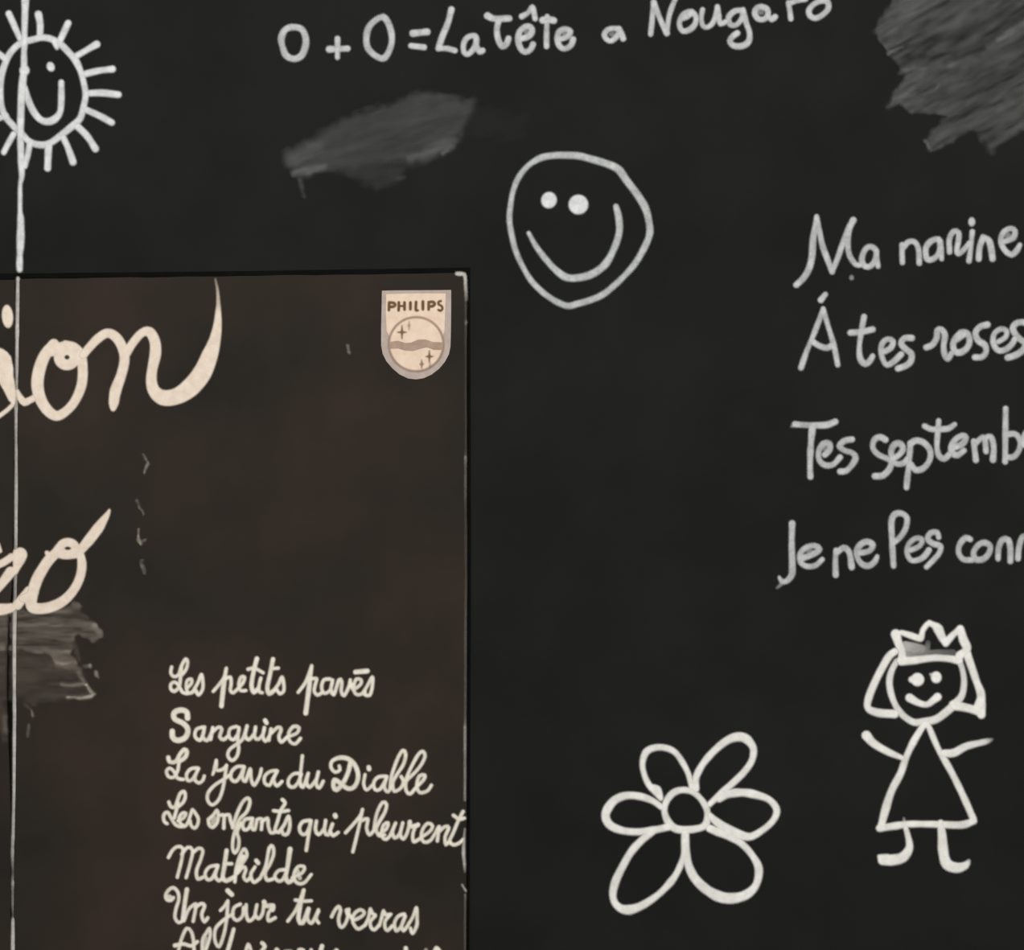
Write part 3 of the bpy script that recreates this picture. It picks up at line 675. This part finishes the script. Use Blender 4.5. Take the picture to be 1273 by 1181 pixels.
build_writing('second line of the chalk verse at right, reading A tes roses', 1130, 415, [
 (T2a, [[(118,765,6.4),(168,620),(230,470),(325,225,5.6)], [(325,215,5.6),(368,370),(425,560,6.6),(460,738,6.8)], [(220,518,7),(290,562),(360,580),(415,550)], [(303,135,7.4),(345,82,5.5)]]),
 (T2a, [[(705,290,6.4),(685,400,6),(662,560),(670,680,7),(715,730),(760,700),(785,655,6)], [(578,440,7.6),(680,432),(785,408,7)]]),
 (T2a, [[(895,615,6.6),(955,580),(975,520),(930,498),(880,530),(862,610),(885,700),(920,740),(985,705),(1050,640)]]),
 (T2a, [[(1150,488,7),(1082,490),(1050,540),(1090,590),(1145,635),(1140,705),(1090,748),(1020,772)]]),
 (T2b, [[(262,640,6.8),(325,612),(370,540),(378,462),(420,455),(455,510),(442,620),(450,705),(485,758),(525,700)]]),
 (T2b, [('o', [(620,490,7.4),(690,500),(710,580),(675,655),(600,695),(545,660),(550,570)]), [(580,560,6),(650,510,7)]]),
 (T2b, [[(895,405,7.2),(820,425),(770,490),(800,570),(868,615),(880,690),(835,740),(765,742)]]),
 (T2b, [[(1010,580,6.6),(1085,530),(1090,465),(1030,450),(965,500),(955,590),(1000,668),(1075,665),(1145,610),(1180,550)]]),
 (T2b, [[(1320,400,7.6),(1270,380),(1195,390),(1158,450),(1205,530),(1285,600),(1265,665),(1185,720),(1105,745)]]),
], width=6.8)
build_writing('third line of the chalk verse at right, reading Tes septemb', 1125, 560, [
 (T3a, [[(145,218,7.4),(230,225),(350,228),(460,225),(545,192,6.6)], [(320,235,7.6),(302,420,7),(295,600,6.6),(298,738,7)], [(110,238,2.5,.4),(130,235,3,.6)]]),
 (T3a, [[(440,520,6.8),(490,470),(485,410),(430,410),(382,480),(385,570),(440,622),(525,615),(590,545)], ('dot', 442, 460, 3.5, 4, .4)]),
 (T3a, [[(710,368,7),(635,382),(585,435),(640,480),(710,500),(745,550),(710,620),(650,680),(592,685)]]),
 (T3a, [[(1040,372,7),(990,345),(932,370),(915,450),(965,515),(1050,555),(1100,585),(1080,660),(1015,725),(935,732)]]),
 (T3a, [[(1110,560,6.8),(1170,525),(1215,465),(1190,412),(1140,412),(1100,470),(1105,560),(1150,610),(1225,600),(1262,560)]]),
 (T3b, [[(170,395,6.8),(158,560,6.6),(132,828,6.8)], [(172,400,7.4),(230,372),(310,400),(365,480),(350,575),(290,645),(220,658),(172,600)]]),
 (T3b, [[(445,180,6),(435,300,6.6),(428,430),(448,520),(498,550),(550,505)], [(308,232,6.6),(370,262,7.4),(450,262),(540,255),(600,215,6)]]),
 (T3b, [[(590,440,7),(670,410),(710,345),(675,322),(605,365),(565,430),(575,490),(625,515),(690,470)]]),
 (T3b, [[(785,380,6.6),(795,470),(805,562)], [(795,410,6.8),(850,355),(890,345),(905,480)], [(895,345,7),(950,335),(978,430),(972,560)]]),
 (T3b, [[(1095,62,6),(1092,300,6.8),(1090,578,7)], [(1110,312,6.8),(1190,310),(1238,380),(1225,465),(1175,530),(1110,535)]]),
 (T3b, [[(1262,420,6),(1270,340),(1300,290),(1350,300)]]),
], width=6.8)
build_writing('lowest line of the chalk verse at right, reading Je ne les conn', 1120, 690, [
 (T4a, [[(260,155,7.2),(256,350),(262,560),(255,635),(212,690),(165,695,6),(140,655,3.5)], [(170,712,4,.5),(120,755,3,.3)]]),
 (T4a, [[(350,480,7),(460,440),(515,395),(470,362),(390,380),(332,445),(342,520),(400,555),(480,545),(540,490,6)], ('dot', 425, 415, 5, 3, .4)]),
 (T4a, [[(665,635,6.8),(663,520),(668,405)], [(680,425,6.8),(740,382),(792,425),(815,562,7)]]),
 (T4a, [[(895,430,7),(980,410),(1012,355),(960,325),(900,350),(863,410),(872,485),(920,540),(980,548),(1030,510),(1052,462,5)]]),
 (T4b, [[(145,512,6.8),(138,400),(130,250),(128,120),(160,62),(220,60),(262,100),(250,185),(205,260),(145,310)]]),
 (T4b, [[(295,375,6.6),(370,340),(392,285),(340,272),(280,320),(260,392),(292,460),(350,462),(410,430),(450,375)]]),
 (T4b, [[(535,265,6.6),(520,222),(465,228),(440,280),(488,320),(550,340),(540,400),(490,460),(430,520)]]),
 (T4b, [[(808,282,7),(768,268),(718,325),(708,400),(750,455),(825,460)]]),
 (T4b, [('o', [(930,310,7),(980,340),(968,405),(915,455),(850,450),(838,390),(880,330)])]),
 (T4b, [[(1048,450,6.6),(1055,350),(1088,285),(1138,288),(1155,370),(1155,472)]]),
 (T4b, [[(1220,448,6.6),(1230,350),(1262,260),(1320,265),(1345,340),(1345,460)]]),
], width=6.8)

# --- the vertical chalk line
A = (0, 0, 5.905); H = (0, 190, 5.135)
s = Strokes((0, 0, 1), Y0 - 0.00005, 8, rise=0.0005, blur=0.9)
s.line([(31.5, -40, 8.4), (31.4, 0, 8.4), (31, 17, 8), (30.4, 40, 6.4), (30.3, 55, 7), (29.8, 68, 6.6), (29.8, 87, 8), (28.2, 101, 8.6), (27, 118, 8.6), (26, 139, 8), (25.6, 160, 7.6), (25.8, 180, 8), (26.6, 200, 8),
        (27, 219, 6.4), (25.2, 229, 4.2), (25, 246, 4.6), (25, 262, 5), (25.7, 272, 8.4), (25.8, 287, 9), (25.3, 305, 8.4), (24.6, 317, 6.6), (24.4, 326, 7.4), (24.4, 335, 6.4)])
tag(s.build('chalk_line', M_SUN), 'uneven vertical white chalk line through the smiling sun, ending at the sleeve', 'chalk line')

# --- smiling sun
def drawing(name, px, py, label):
    return thing(name, px, py, label, 'chalk drawing')
def part(parent, name, crop, sts, mat, width):
    s = Strokes(crop, Y0, width, rise=0.0005, blur=0.9)
    for st in sts:
        if isinstance(st, tuple) and st[0] == 'dot':
            s.dot(*st[1:]); continue
        if isinstance(st, tuple) and st[0] == 'o':
            s.line(st[1], w=width, closed=True); continue
        if isinstance(st, tuple) and st[0] == 'p':
            s.poly(st[1], a=st[2]); continue
        s.line(st, w=width)
    return s.build(name, mat, parent)
sun = drawing('sun_drawing', 55, 115, 'white chalk smiling sun with short rays around its face, top left')
part(sun, 'face_outline', A, [('o', [(175,308,8),(245,290),(310,275),(380,288),(445,325),(500,380,8),(552,440),(590,520,7.2),(615,610),(628,700),(612,790),(588,870),(540,918,8),(470,975),(400,1030),(340,1062),(270,1060),(210,1035),(150,975),(95,920),(35,850),(8,770),(0,680),(5,580),(28,490),(68,400),(120,340)]), [(400,310,6),(418,350,5)]], M_SUN, 7.4)
part(sun, 'eye', A, [('dot', 372, 490, 4.6, 5.8, 1, None, -0.4)], M_SUN, 8)
part(sun, 'eye', A, [('dot', 180, 517, 6, 6.2)], M_SUN, 8)
part(sun, 'mouth', A, [[(180,640,7),(205,730,8.6),(250,825,8.6),(300,880,8),(350,893,9),(400,875),(440,825,7.4),(450,740,7.4),(450,605,6.4)]], M_SUN, 8)
for ray in ([(65,100,7.4),(150,290,6.6)], [(282,105,8.4),(295,180),(293,260,7)], [(500,170,7.6),(470,235),(440,300,7)], [(710,325,8),(640,365,7),(560,412,7)], [(825,507,8),(720,520,7.2),(618,545)], [(870,695,7.8),(750,682),(645,685)],
            [(820,900,7.8),(740,855),(630,805)], [(700,1092,8),(640,1000),(560,920)], [(465,1010,7.4),(505,1100),(536,1190,8)], [(357,1060,8),(353,1150),(350,1235,7.6)], [(220,1045,7.4),(205,1130,7.4),(180,1220,7)], [(100,985,7),(60,1055),(28,1118,7)],
            [(-80,335,7),(-20,385),(42,435)], [(-90,920,7),(-20,875),(42,848)], [(-160,650,7),(-80,655),(-8,660)]):
    part(sun, 'ray', A, [ray], M_SUN, 7)

# --- smiley
G = (610, 170, 5.136)
sm = drawing('smiley_drawing', 720, 285, 'lopsided round chalk smiley face with two dot eyes')
part(sm, 'face_outline', G, [('o', [(470,118,8.4),(560,122),(650,145),(740,172),(815,208,8.6),(868,280),(928,358),(985,450),(1010,540,7.8),(1015,620),(985,700),(935,790,7),(880,860),(800,940),(720,1005,7.8),(640,1042),(560,1065),(495,1080,7.6),(430,1058,7),(340,1000),(260,920,6.2),(205,830),(160,730),(135,630),(120,540,6.2),(125,450),(145,340),(185,250),(245,180),(320,135,8),(400,120)])], M_SMILE, 7.6)
part(sm, 'eye', G, [('dot', 372, 405, 9.4, 10, 1, None, 0.3)], M_SUN, 8)
part(sm, 'eye', G, [('dot', 560, 433, 12, 12)], M_SUN, 8)
part(sm, 'mouth', G, [[(243,615,4.6),(290,700,6),(350,780,7),(420,855,8),(490,900,8.6),(580,897,8.6),(660,870,9),(735,810,8.6),(785,720,7.4),(820,615,8),(818,520,8),(800,445,6.8)]], M_SMILE, 8)

# --- flower
F_ = (730, 890, 4.542)
fl = drawing('flower_drawing', 860, 1025, 'bright white chalk outline of a flower with six petals')
part(fl, 'flower_centre', F_, [('o', [(545,418,7),(600,432),(650,480),(678,540,7.6),(668,615,8.4),(600,640,8),(510,640,9),(462,605,9),(436,540,7.6),(448,480),(490,432)])], M_WARM, 7.6)
PET = [
 [(592,405,6.6),(572,330),(538,262),(495,205),(440,180,7.4),(380,180),(332,205,8.4),(312,270,6.6),(325,340),(355,398,8),(390,420,12),(415,465,6)],
 [(612,412,9),(615,345,8),(660,262),(730,185),(800,133,8.8),(860,118,10.4),(905,135,11),(938,185,8),(930,250),(890,312),(830,372),(765,430,8.6),(690,500,6.6)],
 [(745,468,8),(800,440,9.6),(880,433),(960,447),(1030,475,8),(1070,530,8.2),(1050,590,7.4),(990,645),(920,682,9),(850,668,11),(780,635,13),(720,590,9),(692,560,6)],
 [(553,660,9.6),(555,740),(565,820,10),(600,905,10),(660,970,11.6),(740,1018,12.6),(820,1030,12.6),(900,1008,11),(955,950,8),(968,860,9.4),(930,785,8),(870,720),(800,680,9),(740,655,11),(690,635,9)],
 [(552,700,8),(545,790,7.2),(510,880),(465,945,8.6),(400,1010,7.4),(310,1070,9.4),(230,1095,11.4),(172,1075,9),(145,1020,7.6),(158,940,9.6),(200,850,9),(250,765,8.6),(310,700),(365,652,9.4)],
 [(420,515,7.4),(370,480),(300,455,9),(220,450,9),(150,480,9.6),(105,550,10),(122,610,9.4),(190,645,8.6),(290,655,8.6),(400,640,8.6),(460,625,9)]]
for p in PET:
    part(fl, 'petal', F_, [p], M_WARM, 8)

# --- girl with a crown
P1 = (1050, 760, 6.365); P2 = (1050, 890, 5.625)
pr = drawing('princess_drawing', 1150, 930, 'bright chalk stick girl with a crown, long hair and triangle dress')
part(pr, 'crown', P1, [[(405,182,12),(425,250,10),(452,320,9),(455,385,9)], [(450,168,6),(520,190,7.6),(590,214,8),(605,205,8),(618,150,6)],[(618,150,6),(645,112,6),(672,90,6)],[(672,92,6),(715,115,8),(742,142,11.5),(770,205,10),(800,252,8)],[(800,252,8),(835,210,8),(870,175,7),(915,140,8.6)],[(915,140,8.6),(940,225,11),(968,300,9.4),(910,350,11)],
                       [(450,390,11),(530,390,9.6),(620,378,8),(720,368,7.6),(830,375,8),(905,390,9)], [(480,275,11,.5),(560,290,12,.4),(610,300,11,.28)], [(480,335,9,.35),(600,335,9,.25),(760,330,8,.16),(860,325,7,.12)], [(660,250,6,.1),(650,310,7,.2)]], M_WARM, 8)
part(pr, 'head', P1, [[(412,395,7,.7),(372,470,7.4,.9),(354,560,7.4,.95),(370,660),(412,760,7.4),(470,830,8),(550,878,8.4),(630,872),(720,855,9),(800,800,9),(870,735,9),(928,665,7.4),(945,560,6.6,.8),(932,460),(908,395,7)]], M_WARM, 8)
part(pr, 'eye', P1, [('dot', 577, 540, 8, 8), ('dot', 535, 540, 4.5, 4)], M_WARM, 8)
part(pr, 'eye', P1, [('dot', 725, 522, 6.4, 7), [(680,498,3,.6),(715,510,6)]], M_WARM, 8)
part(pr, 'mouth', P1, [[(515,685,11),(580,722,7.6),(650,738,6.4),(700,705,8),(735,678,9.6)]], M_WARM, 8)
part(pr, 'hair', P1, [[(400,318,8.4),(352,355,8.6),(290,460,9.4),(240,560,9),(192,680,9.6),(185,765,8),(265,802,9.4),(395,812,9.4)]], M_WARM, 8)
part(pr, 'hair', P1, [[(965,330,9.6),(1008,450,9.4),(1045,560,8.4),(1078,650,9.4),(1080,740,11),(1082,818,9.4)], [(1080,805,9),(1000,772,9.4),(862,742,11)], [(1050,760,9),(1075,700,9)]], M_WARM, 8)
part(pr, 'dress', P2, [[(545,75,7.6),(482,180,8.6),(430,290,7.4),(392,400,8.6),(330,520,8.8),(290,640,10.4),(255,775,8.6)], [(588,75,6.4),(655,230,7),(740,380,7.8),(820,540,7.4),(900,720,8.6)], [(245,785,8.4),(350,770,9),(450,757,8),(600,757,7.2),(680,760,8),(820,762,9),(905,735,7.6)], [(560,55,9),(575,60,9)], [(415,715,2.5,.3),(418,745,3,.6)]], M_WARM, 8)
part(pr, 'arm', P2, [[(152,137,10.6),(200,190,9.4),(300,250,8),(405,295,5.6)]], M_WARM, 8)
part(pr, 'arm', P2, [[(695,262,9),(765,258,10.4),(850,213,8.4),(975,182,7.2,.9),(1030,165,4,.15)]], M_WARM, 8)
part(pr, 'leg', P2, [[(425,775,6),(445,850,6.6),(452,925,9),(405,990,12.4),(330,1008,12.4),(268,1008,11.6)], [(245,985,5),(300,985,6)]], M_WARM, 8)
part(pr, 'leg', P2, [[(672,750,8),(683,850,10.6),(690,950,11.6),(715,1035,12.4),(785,1062,12),(845,1045,8.6),(868,1015,4,.6)]], M_WARM, 8)
